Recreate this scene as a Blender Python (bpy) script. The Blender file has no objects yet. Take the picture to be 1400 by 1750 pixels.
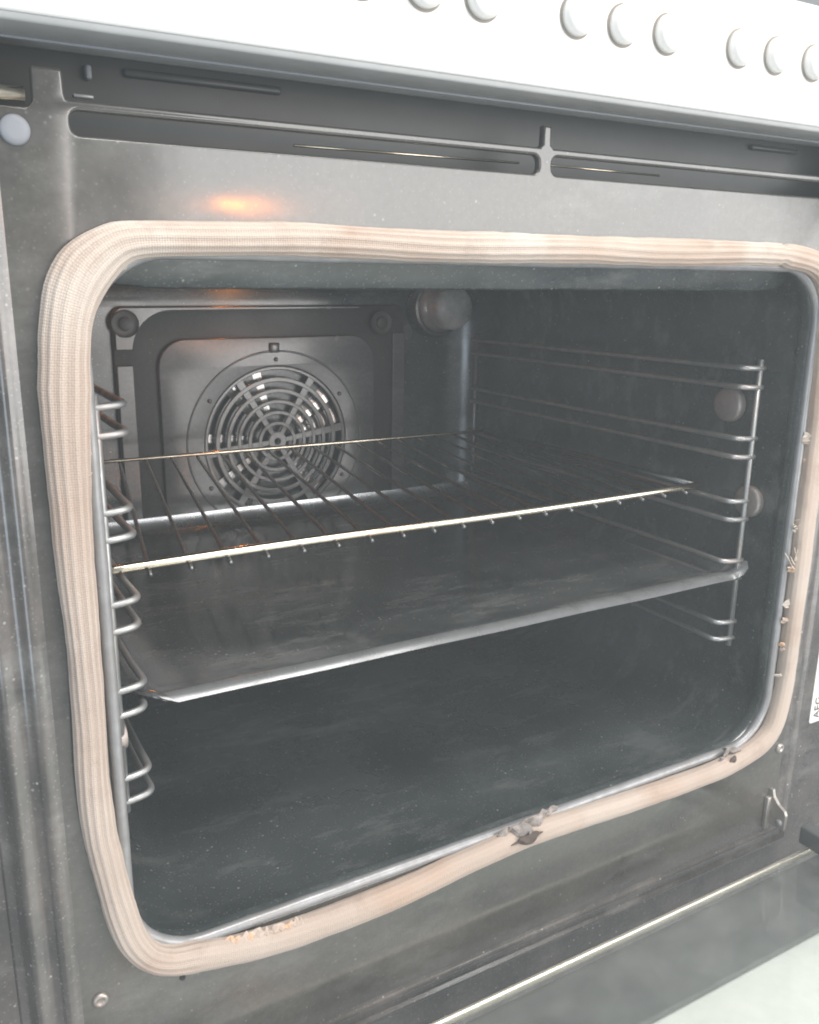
import bpy, bmesh, math, random
from mathutils import Vector, Matrix, noise

# ------------------------------------------------------------------ camera, world, lamps, exposure
S = bpy.context.scene
COL = S.collection
rnd = random.Random(7)

CAM_POS = Vector((-0.0618, -0.3742, 0.3332))
YAW, PITCH, ROLL = math.radians(28.62), math.radians(-14.39), math.radians(0.37)
fwd = Vector((math.sin(YAW) * math.cos(PITCH), math.cos(YAW) * math.cos(PITCH), math.sin(PITCH)))
rgt = Vector((math.cos(YAW), -math.sin(YAW), 0))
upv = rgt.cross(fwd)
r2 = math.cos(ROLL) * rgt + math.sin(ROLL) * upv
u2 = -math.sin(ROLL) * rgt + math.cos(ROLL) * upv
cam = bpy.data.cameras.new("camera")
cam.sensor_fit = 'HORIZONTAL'
cam.sensor_width = 36.0
cam.lens = 37.22
cam.shift_x = 0.0299
cam.shift_y = -0.0116
cam.clip_start = 0.01
cam.clip_end = 50
cam_ob = bpy.data.objects.new("camera", cam)
m = Matrix((r2, u2, -fwd)).transposed().to_4x4()
m.translation = CAM_POS
cam_ob.matrix_world = m
COL.objects.link(cam_ob)
S.camera = cam_ob

W_ = bpy.data.worlds.new("World")
S.world = W_
W_.use_nodes = True
W_.node_tree.nodes["Background"].inputs[0].default_value = (0.93, 0.97, 1.0, 1)
W_.node_tree.nodes["Background"].inputs[1].default_value = 0.36


def area(name, loc, target, sx, sy, power, col=(1, 1, 1)):
    l = bpy.data.lights.new(name, 'AREA')
    l.shape = 'RECTANGLE'
    l.size, l.size_y, l.energy, l.color = sx, sy, power, col
    o = bpy.data.objects.new(name, l)
    o.location = loc
    o.rotation_euler = (Vector(target) - Vector(loc)).to_track_quat('-Z', 'Y').to_euler()
    COL.objects.link(o)
    return o


def point(name, loc, power, radius, col):
    l = bpy.data.lights.new(name, 'POINT')
    l.energy, l.shadow_soft_size, l.color = power, radius, col
    o = bpy.data.objects.new(name, l)
    o.location = loc
    COL.objects.link(o)
    return o


area("kitchen_window", (1.95, -2.1, 0.78), (1.95, 0.0, 0.78), 2.7, 2.3, 92, (1.0, 0.985, 0.965))
area("ceiling_light", (0.45, -0.75, 1.9), (0.3, -0.1, 0.0), 1.2, 0.8, 42, (1.0, 0.97, 0.93))
area("side_fill", (-1.15, -1.35, 0.10), (0.2, 0.2, 0.15), 0.7, 1.8, 13, (0.72, 0.86, 1.0))  # added unseen cool fill, stretched low to put highlights on the ridges

S.view_settings.view_transform = 'Standard'
S.view_settings.look = 'None'
S.view_settings.exposure = 0.2
S.view_settings.gamma = 1.0
S.cycles.use_denoising = True
S.cycles.filter_width = 1.9
S.cycles.max_bounces = 6
S.cycles.diffuse_bounces = 3
S.cycles.glossy_bounces = 4
S.cycles.volume_bounces = 0
S.cycles.sample_clamp_indirect = 6.0

# ------------------------------------------------------------------ helpers


def link(name, me, mat, parent=None, smooth=True):
    o = bpy.data.objects.new(name, me)
    COL.objects.link(o)
    if mat is not None:
        me.materials.clear()
        me.materials.append(mat)
    if smooth:
        for f in me.polygons:
            f.use_smooth = True
    if parent is not None:
        o.parent = parent
    return o


def mesh(verts, faces):
    me = bpy.data.meshes.new("m")
    me.from_pydata([tuple(v) for v in verts], [], faces)
    me.update()
    return me


def empty(name, label, cat, group=None, loc=(0, 0, 0)):
    o = bpy.data.objects.new(name, None)
    COL.objects.link(o)
    o.location = loc
    o["label"], o["category"] = label, cat
    if group:
        o["group"] = group
    return o


def tag(o, label, cat, group=None):
    o["label"], o["category"] = label, cat
    if group:
        o["group"] = group
    return o


def tube(pts, r, n=10, caps=True, closed=False):
    """round wire swept along points; r may be a list"""
    pts = [Vector(p) for p in pts]
    N = len(pts)
    rr = r if isinstance(r, (list, tuple)) else [r] * N
    tang = []
    for i in range(N):
        a = pts[(i - 1) % N] if (closed or i > 0) else pts[i]
        b = pts[(i + 1) % N] if (closed or i < N - 1) else pts[i]
        tang.append((b - a).normalized())
    t0 = tang[0]
    ref = Vector((0, 0, 1)) if abs(t0.z) < 0.9 else Vector((1, 0, 0))
    nrm = (ref - t0 * ref.dot(t0)).normalized()
    V, F = [], []
    for i in range(N):
        t = tang[i]
        nrm = (nrm - t * nrm.dot(t)).normalized()
        bn = t.cross(nrm)
        for k in range(n):
            a = 2 * math.pi * k / n
            V.append(pts[i] + (nrm * math.cos(a) + bn * math.sin(a)) * rr[i])
    M = N if closed else N - 1
    for i in range(M):
        for k in range(n):
            j = (i + 1) % N
            F.append((i * n + k, i * n + (k + 1) % n, j * n + (k + 1) % n, j * n + k))
    if caps and not closed:
        for s in (0, N - 1):
            F.append(tuple(s * n + k for k in (range(n - 1, -1, -1) if s == 0 else range(n))))
    return mesh(V, F)


def round_poly(pts, rad, seg=6):
    """3-D polyline with filleted corners"""
    pts = [Vector(p) for p in pts]
    out = [pts[0]]
    for i in range(1, len(pts) - 1):
        a, b, c = pts[i - 1], pts[i], pts[i + 1]
        u, v = (a - b), (c - b)
        d = min(rad, u.length * 0.49, v.length * 0.49)
        u.normalize(); v.normalize()
        p0, p2 = b + u * d, b + v * d
        for k in range(seg + 1):
            t = k / seg
            out.append(p0 * (1 - t) ** 2 + b * 2 * t * (1 - t) + p2 * t * t)
    out.append(pts[-1])
    return out


def rrect(x0, x1, z0, z1, r, seg=10):
    """rounded rectangle, counter-clockwise in X-Z, same count for every call"""
    if not isinstance(r, (list, tuple)):
        r = [r] * 4                       # BL BR TR TL
    out = []
    for (cx, cz, a0, q) in ((x0 + r[0], z0 + r[0], 180, r[0]), (x1 - r[1], z0 + r[1], 270, r[1]),
                            (x1 - r[2], z1 - r[2], 0, r[2]), (x0 + r[3], z1 - r[3], 90, r[3])):
        for k in range(seg + 1):
            a = math.radians(a0 + 90 * k / seg)
            out.append((cx + q * math.cos(a), cz + q * math.sin(a)))
    return out


def circle(cx, cz, r, n=32):
    return [(cx + r * math.cos(2 * math.pi * k / n), cz + r * math.sin(2 * math.pi * k / n)) for k in range(n)]


def plate(loops, y_front, thick, bev=0.0006, bres=2):
    """flat sheet in the X-Z plane with holes and rounded edges; front face at y_front, facing -Y"""
    cu = bpy.data.curves.new("c", 'CURVE')
    cu.dimensions = '2D'
    cu.fill_mode = 'BOTH'
    cu.extrude = max(thick / 2 - bev, 0.00005)
    cu.bevel_depth = bev
    cu.bevel_resolution = bres
    cu.offset = -bev
    for lp in loops:
        sp = cu.splines.new('POLY')
        sp.points.add(len(lp) - 1)
        for pnt, (x, z) in zip(sp.points, lp):
            pnt.co = (x, z, 0, 1)
        sp.use_cyclic_u = True
    ob = bpy.data.objects.new("tmp", cu)
    COL.objects.link(ob)
    dg = bpy.context.evaluated_depsgraph_get()
    dg.update()
    me = bpy.data.meshes.new_from_object(ob.evaluated_get(dg))
    bpy.data.objects.remove(ob)
    me.transform(Matrix(((1, 0, 0, 0), (0, 0, -1, y_front + thick / 2), (0, 1, 0, 0), (0, 0, 0, 1))))
    me.update()
    return me


def sharp_by_angle(o, deg=35):
    me = o.data
    bm = bmesh.new(); bm.from_mesh(me)
    bmesh.ops.remove_doubles(bm, verts=bm.verts, dist=1e-6)
    for e in bm.edges:
        if len(e.link_faces) == 2 and e.calc_face_angle(0) > math.radians(deg):
            e.smooth = False
    bm.to_mesh(me); bm.free()
    return o


def box(x0, x1, y0, y1, z0, z1, bev=0.0, seg=2):
    bm = bmesh.new()
    bmesh.ops.create_cube(bm, size=1)
    for v in bm.verts:
        v.co = ((x0 + x1) / 2 + v.co.x * (x1 - x0), (y0 + y1) / 2 + v.co.y * (y1 - y0), (z0 + z1) / 2 + v.co.z * (z1 - z0))
    if bev > 0:
        bmesh.ops.bevel(bm, geom=bm.edges[:], offset=bev, segments=seg, affect='EDGES', profile=0.5)
    me = bpy.data.meshes.new("m")
    bm.to_mesh(me); bm.free()
    return me


def lathe_y(cx, cz, prof, n=40):
    """surface of revolution about a line parallel to Y; prof = [(radius, y), ...]"""
    V, F = [], []
    for (r, y) in prof:
        for k in range(n):
            a = 2 * math.pi * k / n
            V.append((cx + r * math.cos(a), y, cz + r * math.sin(a)))
    for i in range(len(prof) - 1):
        for k in range(n):
            F.append((i * n + k, (i + 1) * n + k, (i + 1) * n + (k + 1) % n, i * n + (k + 1) % n))
    F.append(tuple(range(n)))
    F.append(tuple((len(prof) - 1) * n + k for k in range(n - 1, -1, -1)))
    me = mesh(V, F)
    bm = bmesh.new(); bm.from_mesh(me)
    bmesh.ops.recalc_face_normals(bm, faces=bm.faces[:])
    bm.to_mesh(me); bm.free()
    return me


def loft(rings, cap_end=False, flip=False):
    n = len(rings[0])
    V = [v for r in rings for v in r]
    F = []
    for i in range(len(rings) - 1):
        for k in range(n):
            q = (i * n + k, i * n + (k + 1) % n, (i + 1) * n + (k + 1) % n, (i + 1) * n + k)
            F.append(q[::-1] if flip else q)
    if cap_end:
        F.append(tuple((len(rings) - 1) * n + k for k in range(n)))
    return mesh(V, F)


# ------------------------------------------------------------------ materials


def nodes_of(name):
    mt = bpy.data.materials.new(name)
    mt.use_nodes = True
    nt = mt.node_tree
    b = nt.nodes["Principled BSDF"]
    return mt, nt, b


def tex_noise(nt, scale, detail=4, rough=0.55, coord=None):
    t = nt.nodes.new("ShaderNodeTexNoise")
    t.inputs["Scale"].default_value = scale
    t.inputs["Detail"].default_value = detail
    t.inputs["Roughness"].default_value = rough
    if coord is not None:
        nt.links.new(coord, t.inputs["Vector"])
    return t


def ramp(nt, src, stops):
    r = nt.nodes.new("ShaderNodeValToRGB")
    el = r.color_ramp.elements
    while len(el) < len(stops):
        el.new(0.5)
    for e, (p, c) in zip(el, stops):
        e.position = p
        e.color = (*c, 1) if len(c) == 3 else c
    nt.links.new(src, r.inputs[0])
    return r


def mixcol(nt, fac, a, b, mode='MIX'):
    mx = nt.nodes.new("ShaderNodeMix")
    mx.data_type = 'RGBA'
    mx.blend_type = mode
    for sock, v in ((mx.inputs[0], fac), (mx.inputs[6], a), (mx.inputs[7], b)):
        if hasattr(v, "links"):
            nt.links.new(v, sock)
        elif isinstance(v, (int, float)):
            sock.default_value = v
        else:
            sock.default_value = (*v, 1)
    return mx.outputs[2]


def bump(nt, b, src, strength, dist):
    bp = nt.nodes.new("ShaderNodeBump")
    bp.inputs["Strength"].default_value = strength
    bp.inputs["Distance"].default_value = dist
    nt.links.new(src, bp.inputs["Height"])
    nt.links.new(bp.outputs[0], b.inputs["Normal"])


def gcoord(nt):
    g = nt.nodes.new("ShaderNodeNewGeometry")
    return g.outputs["Position"]


def enamel(name, base, dust, rough=(0.22, 0.42), speck=0.5, dust_scale=9, wav=0.12, dust_amt=(0.30, 0.78), spec=0.7, smear=0.0):
    """baked-on speckled enamel with a film of dust and dried splashes"""
    mt, nt, b = nodes_of(name)
    pos = gcoord(nt)
    n1 = tex_noise(nt, dust_scale, 3, 0.5, pos)
    n2 = tex_noise(nt, 260, 3, 0.6, pos)
    n3 = tex_noise(nt, 55, 4, 0.6, pos)
    f = ramp(nt, n1.outputs[0], [(dust_amt[0], (0, 0, 0)), (dust_amt[1], (1, 1, 1))])
    col = mixcol(nt, f.outputs[0], base, dust)
    grain = ramp(nt, n2.outputs[0], [(0.35, (0.90, 0.90, 0.90)), (0.65, (1.10, 1.10, 1.10))])
    col = mixcol(nt, 1.0, col, grain.outputs[0], 'MULTIPLY')
    if smear > 0:                       # wiped-on grease and cleaning smears
        mp = nt.nodes.new("ShaderNodeMapping")
        mp.inputs["Rotation"].default_value = (0.5, 0.7, 0.4)
        mp.inputs["Scale"].default_value = (14, 46, 30)
        nt.links.new(pos, mp.inputs[0])
        ns = tex_noise(nt, 1.0, 5, 0.68, mp.outputs[0])
        fs = ramp(nt, ns.outputs[0], [(0.52, (0, 0, 0)), (0.74, (smear * 2.2,) * 3)])
        col = mixcol(nt, fs.outputs[0], col, (0.40, 0.40, 0.385))
    vo = nt.nodes.new("ShaderNodeTexVoronoi")
    vo.inputs["Scale"].default_value = 170
    nt.links.new(pos, vo.inputs["Vector"])
    sp = ramp(nt, vo.outputs["Distance"], [(0.06, (1, 1, 1)), (0.15, (0, 0, 0))])
    gate = ramp(nt, n3.outputs[0], [(0.44, (0, 0, 0)), (0.60, (speck, speck, speck))])
    sm = mixcol(nt, 1.0, sp.outputs[0], gate.outputs[0], 'MULTIPLY')
    col = mixcol(nt, sm, col, (0.55, 0.54, 0.52))
    v2 = nt.nodes.new("ShaderNodeTexVoronoi")
    v2.inputs["Scale"].default_value = 420
    nt.links.new(pos, v2.inputs["Vector"])
    s2 = ramp(nt, v2.outputs["Distance"], [(0.10, (speck * 0.5,) * 3), (0.26, (0, 0, 0))])
    col = mixcol(nt, s2.outputs[0], col, (0.30, 0.295, 0.28))
    nt.links.new(col, b.inputs["Base Color"])
    rr = ramp(nt, n1.outputs[0], [(0.35, (rough[0],) * 3), (0.75, (rough[1],) * 3)])
    nt.links.new(rr.outputs[0], b.inputs["Roughness"])
    nb = tex_noise(nt, 26, 3, 0.5, pos)
    bump(nt, b, nb.outputs[0], wav, 0.0012)
    b.inputs['Specular IOR Level'].default_value = spec
    return mt


def metal(name, col, rough, scale=60, var=0.25, stain=None, metallic=1.0):
    mt, nt, b = nodes_of(name)
    pos = gcoord(nt)
    n = tex_noise(nt, scale, 5, 0.6, pos)
    c = ramp(nt, n.outputs[0], [(0.3, tuple(v * (1 - var) for v in col)), (0.7, col)])
    out = c.outputs[0]
    if stain:
        n2 = tex_noise(nt, 22, 4, 0.6, pos)
        f = ramp(nt, n2.outputs[0], [(0.5, (0, 0, 0)), (0.68, (1, 1, 1))])
        out = mixcol(nt, f.outputs[0], out, stain)
    nt.links.new(out, b.inputs["Base Color"])
    b.inputs["Metallic"].default_value = metallic
    r = ramp(nt, n.outputs[0], [(0.3, (rough * 1.3,) * 3), (0.7, (rough * 0.8,) * 3)])
    nt.links.new(r.outputs[0], b.inputs["Roughness"])
    return mt


def plain(name, col, rough=0.5, metallic=0.0, spec=0.5, var=0.08, scale=40):
    mt, nt, b = nodes_of(name)
    pos = gcoord(nt)
    n = tex_noise(nt, scale, 4, 0.6, pos)
    c = ramp(nt, n.outputs[0], [(0.3, tuple(v * (1 - var) for v in col)), (0.7, tuple(min(1, v * (1 + var)) for v in col))])
    nt.links.new(c.outputs[0], b.inputs["Base Color"])
    b.inputs["Roughness"].default_value = rough
    b.inputs["Metallic"].default_value = metallic
    b.inputs["Specular IOR Level"].default_value = spec
    return mt


M_FRAME = enamel("frame_enamel", (0.043, 0.042, 0.038), (0.098, 0.091, 0.081), (0.12, 0.24), 0.22, 11, 0.14, spec=1.0, smear=0.06)
M_CHANNEL = enamel("greasy_frame_enamel", (0.045, 0.044, 0.041), (0.125, 0.108, 0.098), (0.14, 0.30), 0.6, 24, 0.20, spec=1.0, smear=0.12)
M_CAV = enamel("cavity_enamel", (0.029, 0.038, 0.039), (0.090, 0.104, 0.106), (0.15, 0.36), 0.7, 13, 0.12, spec=1.0, smear=0.13)
M_COVER = enamel("fan_cover_enamel", (0.092, 0.091, 0.090), (0.145, 0.140, 0.137), (0.18, 0.30), 0.2, 16, 0.08, spec=1.0, smear=0.1)
M_GROOVE = enamel("groove_enamel", (0.034, 0.034, 0.033), (0.055, 0.053, 0.052), (0.35, 0.5), 0.2, 20, 0.08, spec=0.5)
M_GRILLE = enamel("grille_enamel", (0.20, 0.195, 0.19), (0.30, 0.29, 0.28), (0.18, 0.30), 0.2, 30, 0.08, spec=1.0)
M_DARK = plain("dark_housing_paint", (0.034, 0.040, 0.042), 0.40, var=0.2, scale=25)
M_VOID = plain("slot_interior_paint", (0.018, 0.018, 0.018), 0.65, var=0.2)
M_LIP = metal("worn_lip_enamel", (0.33, 0.33, 0.335), 0.33, 90, 0.3, (0.25, 0.24, 0.235), 0.25)
M_ROD = metal("dull_rack_wire", (0.40, 0.41, 0.41), 0.42, 120, 0.3, (0.46, 0.41, 0.395), 0.75)
M_CHROME = metal("brassy_chrome_wire", (0.84, 0.76, 0.62), 0.20, 140, 0.2, (0.62, 0.50, 0.36))
M_BAR = metal("dark_rack_bar", (0.25, 0.255, 0.255), 0.32, 140, 0.3)
M_FANMETAL = metal("fan_steel", (0.80, 0.79, 0.78), 0.28, 80, 0.3, (0.50, 0.40, 0.36))
M_HINGE = metal("greasy_hinge_steel", (0.50, 0.475, 0.44), 0.45, 60, 0.25, (0.36, 0.30, 0.265), 0.8)
M_PANEL = plain("white_panel_paint", (0.80, 0.795, 0.77), 0.35, var=0.01)
M_TRIM = plain("grey_trim_plastic", (0.30, 0.31, 0.31), 0.5, var=0.08)
M_PLUG = plain("grey_plastic_plug", (0.24, 0.25, 0.275), 0.5, var=0.03)
M_LABEL = plain("label_paper", (0.72, 0.72, 0.69), 0.5, var=0.03)
M_INK = plain("label_ink", (0.06, 0.06, 0.06), 0.6)
M_CRUST = plain("burnt_crust", (0.27, 0.235, 0.215), 0.85, var=0.4, scale=240)
M_BURN = plain("charred_brown", (0.085, 0.062, 0.052), 0.9, var=0.4, scale=260)
M_DOORIN = plain("door_inner_paint", (0.09, 0.095, 0.095), 0.45, var=0.25, scale=30)
M_DOOROUT = plain("door_outer_enamel", (0.93, 0.92, 0.89), 0.4, var=0.03)
M_STRIP = metal("brass_edge_strip", (0.95, 0.89, 0.78), 0.38, 120, 0.15)
M_BUTTON_SHADE = plain("button_edge_shade", (0.30, 0.27, 0.235), 0.7, var=0.1)  # ring colour standing in for the shading beside each button
M_NUT = metal("rusty_nut", (0.46, 0.40, 0.37), 0.5, 90, 0.3, (0.38, 0.30, 0.27), 0.6)
M_BULB = None


def glass_mat(name, tint, alpha_mix, rough=0.05, film=(0.36, 0.36, 0.345), ior=1.45):
    mt, nt, b = nodes_of(name)
    out = nt.nodes["Material Output"]
    tr = nt.nodes.new("ShaderNodeBsdfTransparent")
    tr.inputs[0].default_value = (*tint, 1)
    gl = nt.nodes.new("ShaderNodeBsdfGlossy")
    gl.inputs["Roughness"].default_value = rough
    fr = nt.nodes.new("ShaderNodeFresnel")
    gb = nt.nodes.new("ShaderNodeNewGeometry")
    io = nt.nodes.new("ShaderNodeMapRange")      # same reflectance from either side of the sheet
    io.inputs["To Min"].default_value = ior
    io.inputs["To Max"].default_value = 1.0 / ior
    nt.links.new(gb.outputs["Backfacing"], io.inputs["Value"])
    nt.links.new(io.outputs[0], fr.inputs[0])
    m1 = nt.nodes.new("ShaderNodeMixShader")
    nt.links.new(fr.outputs[0], m1.inputs[0])
    nt.links.new(tr.outputs[0], m1.inputs[1])
    nt.links.new(gl.outputs[0], m1.inputs[2])
    # film of baked-on dust
    pos = gcoord(nt)
    n = tex_noise(nt, 34, 6, 0.65, pos)
    f = ramp(nt, n.outputs[0], [(0.35, (alpha_mix * 0.5,) * 3), (0.75, (alpha_mix * 1.5,) * 3)])
    b.inputs["Base Color"].default_value = (*film, 1)
    b.inputs["Roughness"].default_value = 0.5
    m2 = nt.nodes.new("ShaderNodeMixShader")
    nt.links.new(f.outputs[0], m2.inputs[0])
    nt.links.new(m1.outputs[0], m2.inputs[1])
    nt.links.new(b.outputs[0], m2.inputs[2])
    nt.links.new(m2.outputs[0], out.inputs[0])
    return mt


M_GLASS = glass_mat("dusty_door_glass", (0.98, 1.0, 0.99), 0.09, 0.07, (0.48, 0.48, 0.47), 1.42)
M_BULB = glass_mat("greasy_lamp_glass", (0.93, 0.92, 0.90), 0.66, 0.12, (0.56, 0.54, 0.52))


def gasket_mat():
    mt, nt, b = nodes_of("braided_glass_fibre")
    pos = gcoord(nt)
    uv = nt.nodes.new("ShaderNodeUVMap")
    uv.uv_map = "braid"
    # stained tones
    n1 = tex_noise(nt, 8, 4, 0.55, pos)
    f1 = ramp(nt, n1.outputs[0], [(0.40, (0, 0, 0)), (0.66, (1, 1, 1))])
    col = mixcol(nt, f1.outputs[0], (0.62, 0.555, 0.49), (0.50, 0.39, 0.315))
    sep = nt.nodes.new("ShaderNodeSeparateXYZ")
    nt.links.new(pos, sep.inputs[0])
    baked = ramp(nt, sep.outputs[2], [(0.27, (0.85, 0.85, 0.85)), (0.34, (0.0, 0.0, 0.0))])  # baked tan below the top run, also carrying its weaker light as colour
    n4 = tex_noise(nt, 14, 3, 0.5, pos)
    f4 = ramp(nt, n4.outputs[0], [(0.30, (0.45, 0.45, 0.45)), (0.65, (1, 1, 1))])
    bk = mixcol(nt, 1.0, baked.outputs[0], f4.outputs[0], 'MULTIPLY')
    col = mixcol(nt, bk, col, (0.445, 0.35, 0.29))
    n2 = tex_noise(nt, 45, 5, 0.65, pos)
    f2 = ramp(nt, n2.outputs[0], [(0.56, (0, 0, 0)), (0.74, (0.6, 0.6, 0.6))])
    col = mixcol(nt, f2.outputs[0], col, (0.36, 0.27, 0.22))
    n6 = tex_noise(nt, 10, 3, 0.6, pos)
    f6 = ramp(nt, n6.outputs[0], [(0.53, (0, 0, 0)), (0.70, (0.75, 0.75, 0.75))])
    col = mixcol(nt, f6.outputs[0], col, (0.45, 0.31, 0.23))
    # braid: crossing threads in uv space (u metres along, v 0..1 round)
    mp = nt.nodes.new("ShaderNodeMapping")
    mp.inputs["Scale"].default_value = (900, 64, 1)
    nt.links.new(uv.outputs[0], mp.inputs[0])
    ch = nt.nodes.new("ShaderNodeTexVoronoi")
    ch.inputs["Scale"].default_value = 1.0
    ch.inputs["Randomness"].default_value = 0.25
    nt.links.new(mp.outputs[0], ch.inputs["Vector"])
    tone = ramp(nt, ch.outputs["Distance"], [(0.1, (1.06, 1.06, 1.06)), (0.75, (0.80, 0.80, 0.80))])
    col = mixcol(nt, 1.0, col, tone.outputs[0], 'MULTIPLY')
    # darker tone in the furrows between the ribs
    su = nt.nodes.new("ShaderNodeSeparateXYZ")
    nt.links.new(uv.outputs[0], su.inputs[0])
    m1 = nt.nodes.new("ShaderNodeMath"); m1.operation = 'MULTIPLY'; m1.inputs[1].default_value = 26 * math.pi
    nt.links.new(su.outputs[1], m1.inputs[0])
    m2 = nt.nodes.new("ShaderNodeMath"); m2.operation = 'COSINE'
    nt.links.new(m1.outputs[0], m2.inputs[0])
    fur = ramp(nt, m2.outputs[0], [(0.0, (0.80, 0.78, 0.765)), (0.45, (1.0, 1.0, 1.0))])
    n5 = tex_noise(nt, 20, 3, 0.5, pos)
    f5 = ramp(nt, n5.outputs[0], [(0.35, (0.35, 0.35, 0.35)), (0.6, (1, 1, 1))])
    gz = ramp(nt, sep.outputs[2], [(0.0, (0.2, 0.2, 0.2)), (0.03, (1, 1, 1))])     # the bottom and right runs are matted smooth
    gx = ramp(nt, sep.outputs[0], [(0.44, (1, 1, 1)), (0.47, (0.3, 0.3, 0.3))])
    g5 = mixcol(nt, 1.0, mixcol(nt, 1.0, f5.outputs[0], gz.outputs[0], 'MULTIPLY'), gx.outputs[0], 'MULTIPLY')
    furm = mixcol(nt, g5, (1.0, 1.0, 1.0), fur.outputs[0])
    col = mixcol(nt, 1.0, col, furm, 'MULTIPLY')
    nt.links.new(col, b.inputs["Base Color"])
    b.inputs["Roughness"].default_value = 0.72
    b.inputs["Specular IOR Level"].default_value = 0.35
    b.inputs["Sheen Weight"].default_value = 0.15
    inv = nt.nodes.new("ShaderNodeMath"); inv.operation = 'SUBTRACT'
    inv.inputs[0].default_value = 1.0
    nt.links.new(ch.outputs["Distance"], inv.inputs[1])
    bump(nt, b, inv.outputs[0], 0.5, 0.0006)
    return mt


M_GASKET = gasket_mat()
M_FIBRE = plain("loose_fibre", (0.60, 0.53, 0.46), 0.8, var=0.1)
M_FRAY = plain("orange_fibre", (0.58, 0.38, 0.25), 0.85, var=0.2, scale=300)

# ------------------------------------------------------------------ the oven
oven = empty("oven", "built-in oven with its door open, black enamel cavity and cream braided gasket", "oven")

LIP = dict(x0=0.0, x1=0.473, z0=0.0, z1=0.345)

# front frame: enamel sheet with the cavity opening and two vent slots
outer = [(-0.0318, -0.0900), (0.5050, -0.0900), (0.5050, 0.4035), (0.4840, 0.4035), (0.4830, 0.4028), (0.2415, 0.4028), (0.2398, 0.4045), (0.2396, 0.4135), (0.2346, 0.4135), (0.2344, 0.4045), (0.2327, 0.4028), (0.0010, 0.4028),
         (0.0000, 0.4030), (-0.0005, 0.4045), (-0.0007, 0.4125), (-0.0013, 0.4135), (-0.0118, 0.4135), (-0.0124, 0.4125),
         (-0.0126, 0.4010), (-0.0138, 0.3992), (-0.0155, 0.3986), (-0.0318, 0.3986)]
hole = rrect(-0.004, 0.477, -0.004, 0.349, 0.040, 12)
slot1 = rrect(0.0008, 0.2325, 0.3898, 0.3990, 0.0036, 6)
slot2 = rrect(0.2409, 0.4720, 0.3898, 0.3990, 0.0036, 6)
frame = link("front_frame", plate([outer, hole, slot1, slot2], 0.0, 0.0050, 0.0015, 4), M_FRAME, oven)
sharp_by_angle(frame, 50)

def channel(name, parent):
    """stepped return that runs down both sides and along the bottom of the frame"""
    prof = []   # (outward distance, y)
    def arc(cx, cy, r, a0, a1, n=5):
        for k in range(n + 1):
            a = math.radians(a0 + (a1 - a0) * k / n)
            prof.append((cx + r * math.cos(a), cy + r * math.sin(a)))
    ctrl = [(-0.0040, 0.0000), (-0.0022, -0.0004), (-0.0002, -0.0012), (0.0018, -0.0014), (0.0036, -0.0006), (0.0052, 0.0012), (0.0074, 0.0024), (0.0100, 0.0024),
            (0.0124, 0.0014), (0.0144, 0.0006), (0.0162, 0.0014), (0.0182, 0.0046), (0.0204, 0.0078), (0.0240, 0.0094), (0.0320, 0.0100), (0.1200, 0.0105)]
    for q in range(len(ctrl) - 1):
        a, b, c, d = (ctrl[max(0, min(len(ctrl) - 1, q + k))] for k in (-1, 0, 1, 2))
        for k in range(4):
            t = k / 4
            prof.append(tuple(0.5 * (2 * b[e] + (c[e] - a[e]) * t + (2 * a[e] - 5 * b[e] + 4 * c[e] - d[e]) * t * t + (3 * b[e] - a[e] - 3 * c[e] + d[e]) * t ** 3) for e in (0, 1)))
    prof.append(ctrl[-1])
    path = [(-0.0310, 0.44, (-1, 0)), (-0.0310, 0.2, (-1, 0)), (-0.0310, -0.0905, (-1, -1)), (0.2, -0.0905, (0, -1)),
            (0.5042, -0.0905, (1, -1)), (0.5042, 0.2, (1, 0)), (0.5042, 0.44, (1, 0))]
    V, F = [], []
    n = len(prof)
    for (x, z, (dx, dz)) in path:
        for (d, y) in prof:
            V.append((x + dx * d, y, z + dz * d * 1.0))
    for i in range(len(path) - 1):
        for k in range(n - 1):
            F.append((i * n + k, (i + 1) * n + k, (i + 1) * n + k + 1, i * n + k + 1))
    me = mesh(V, F)
    bm = bmesh.new(); bm.from_mesh(me)
    bmesh.ops.recalc_face_normals(bm, faces=bm.faces[:])
    if sum(f.normal.y for f in bm.faces) > 0:
        bmesh.ops.reverse_faces(bm, faces=bm.faces[:])
    bm.to_mesh(me); bm.free()
    return link(name, me, M_CHANNEL, parent)


channel("frame_channel", oven)

# cavity liner: deep-drawn enamel box with generous fillets
rings = []
def ring(x0, x1, z0, z1, r, y):
    rings.append([(x, y, z) for (x, z) in rrect(x0, x1, z0, z1, r, 10)])
ring(-0.004, 0.477, -0.004, 0.349, 0.040, 0.0016)
ring(-0.001, 0.474, -0.001, 0.346, 0.038, 0.0040)
ring(0.000, 0.473, 0.000, 0.345, 0.037, 0.0090)
ring(-0.003, 0.476, -0.004, 0.350, 0.042, 0.0140)
ring(-0.0070, 0.4800, -0.0090, 0.3580, 0.047, 0.0200)
ring(-0.0060, 0.4790, -0.0088, 0.3570, 0.047, 0.20)
ring(-0.0020, 0.4755, -0.0080, 0.3560, 0.047, 0.368)
for k in range(1, 9):
    a = math.radians(90 * k / 8)
    d, y = 0.042 * (1 - math.cos(a)), 0.368 + 0.042 * math.sin(a)
    ring(-0.0020 + d, 0.4755 - d, -0.0080 + d, 0.3560 - d, 0.047 - d + 0.004, y)
liner = link("cavity_liner", loft(rings, cap_end=True), M_CAV, oven)
bm = bmesh.new(); bm.from_mesh(liner.data)
bmesh.ops.recalc_face_normals(bm, faces=bm.faces[:])
bm.to_mesh(liner.data); bm.free()

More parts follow.
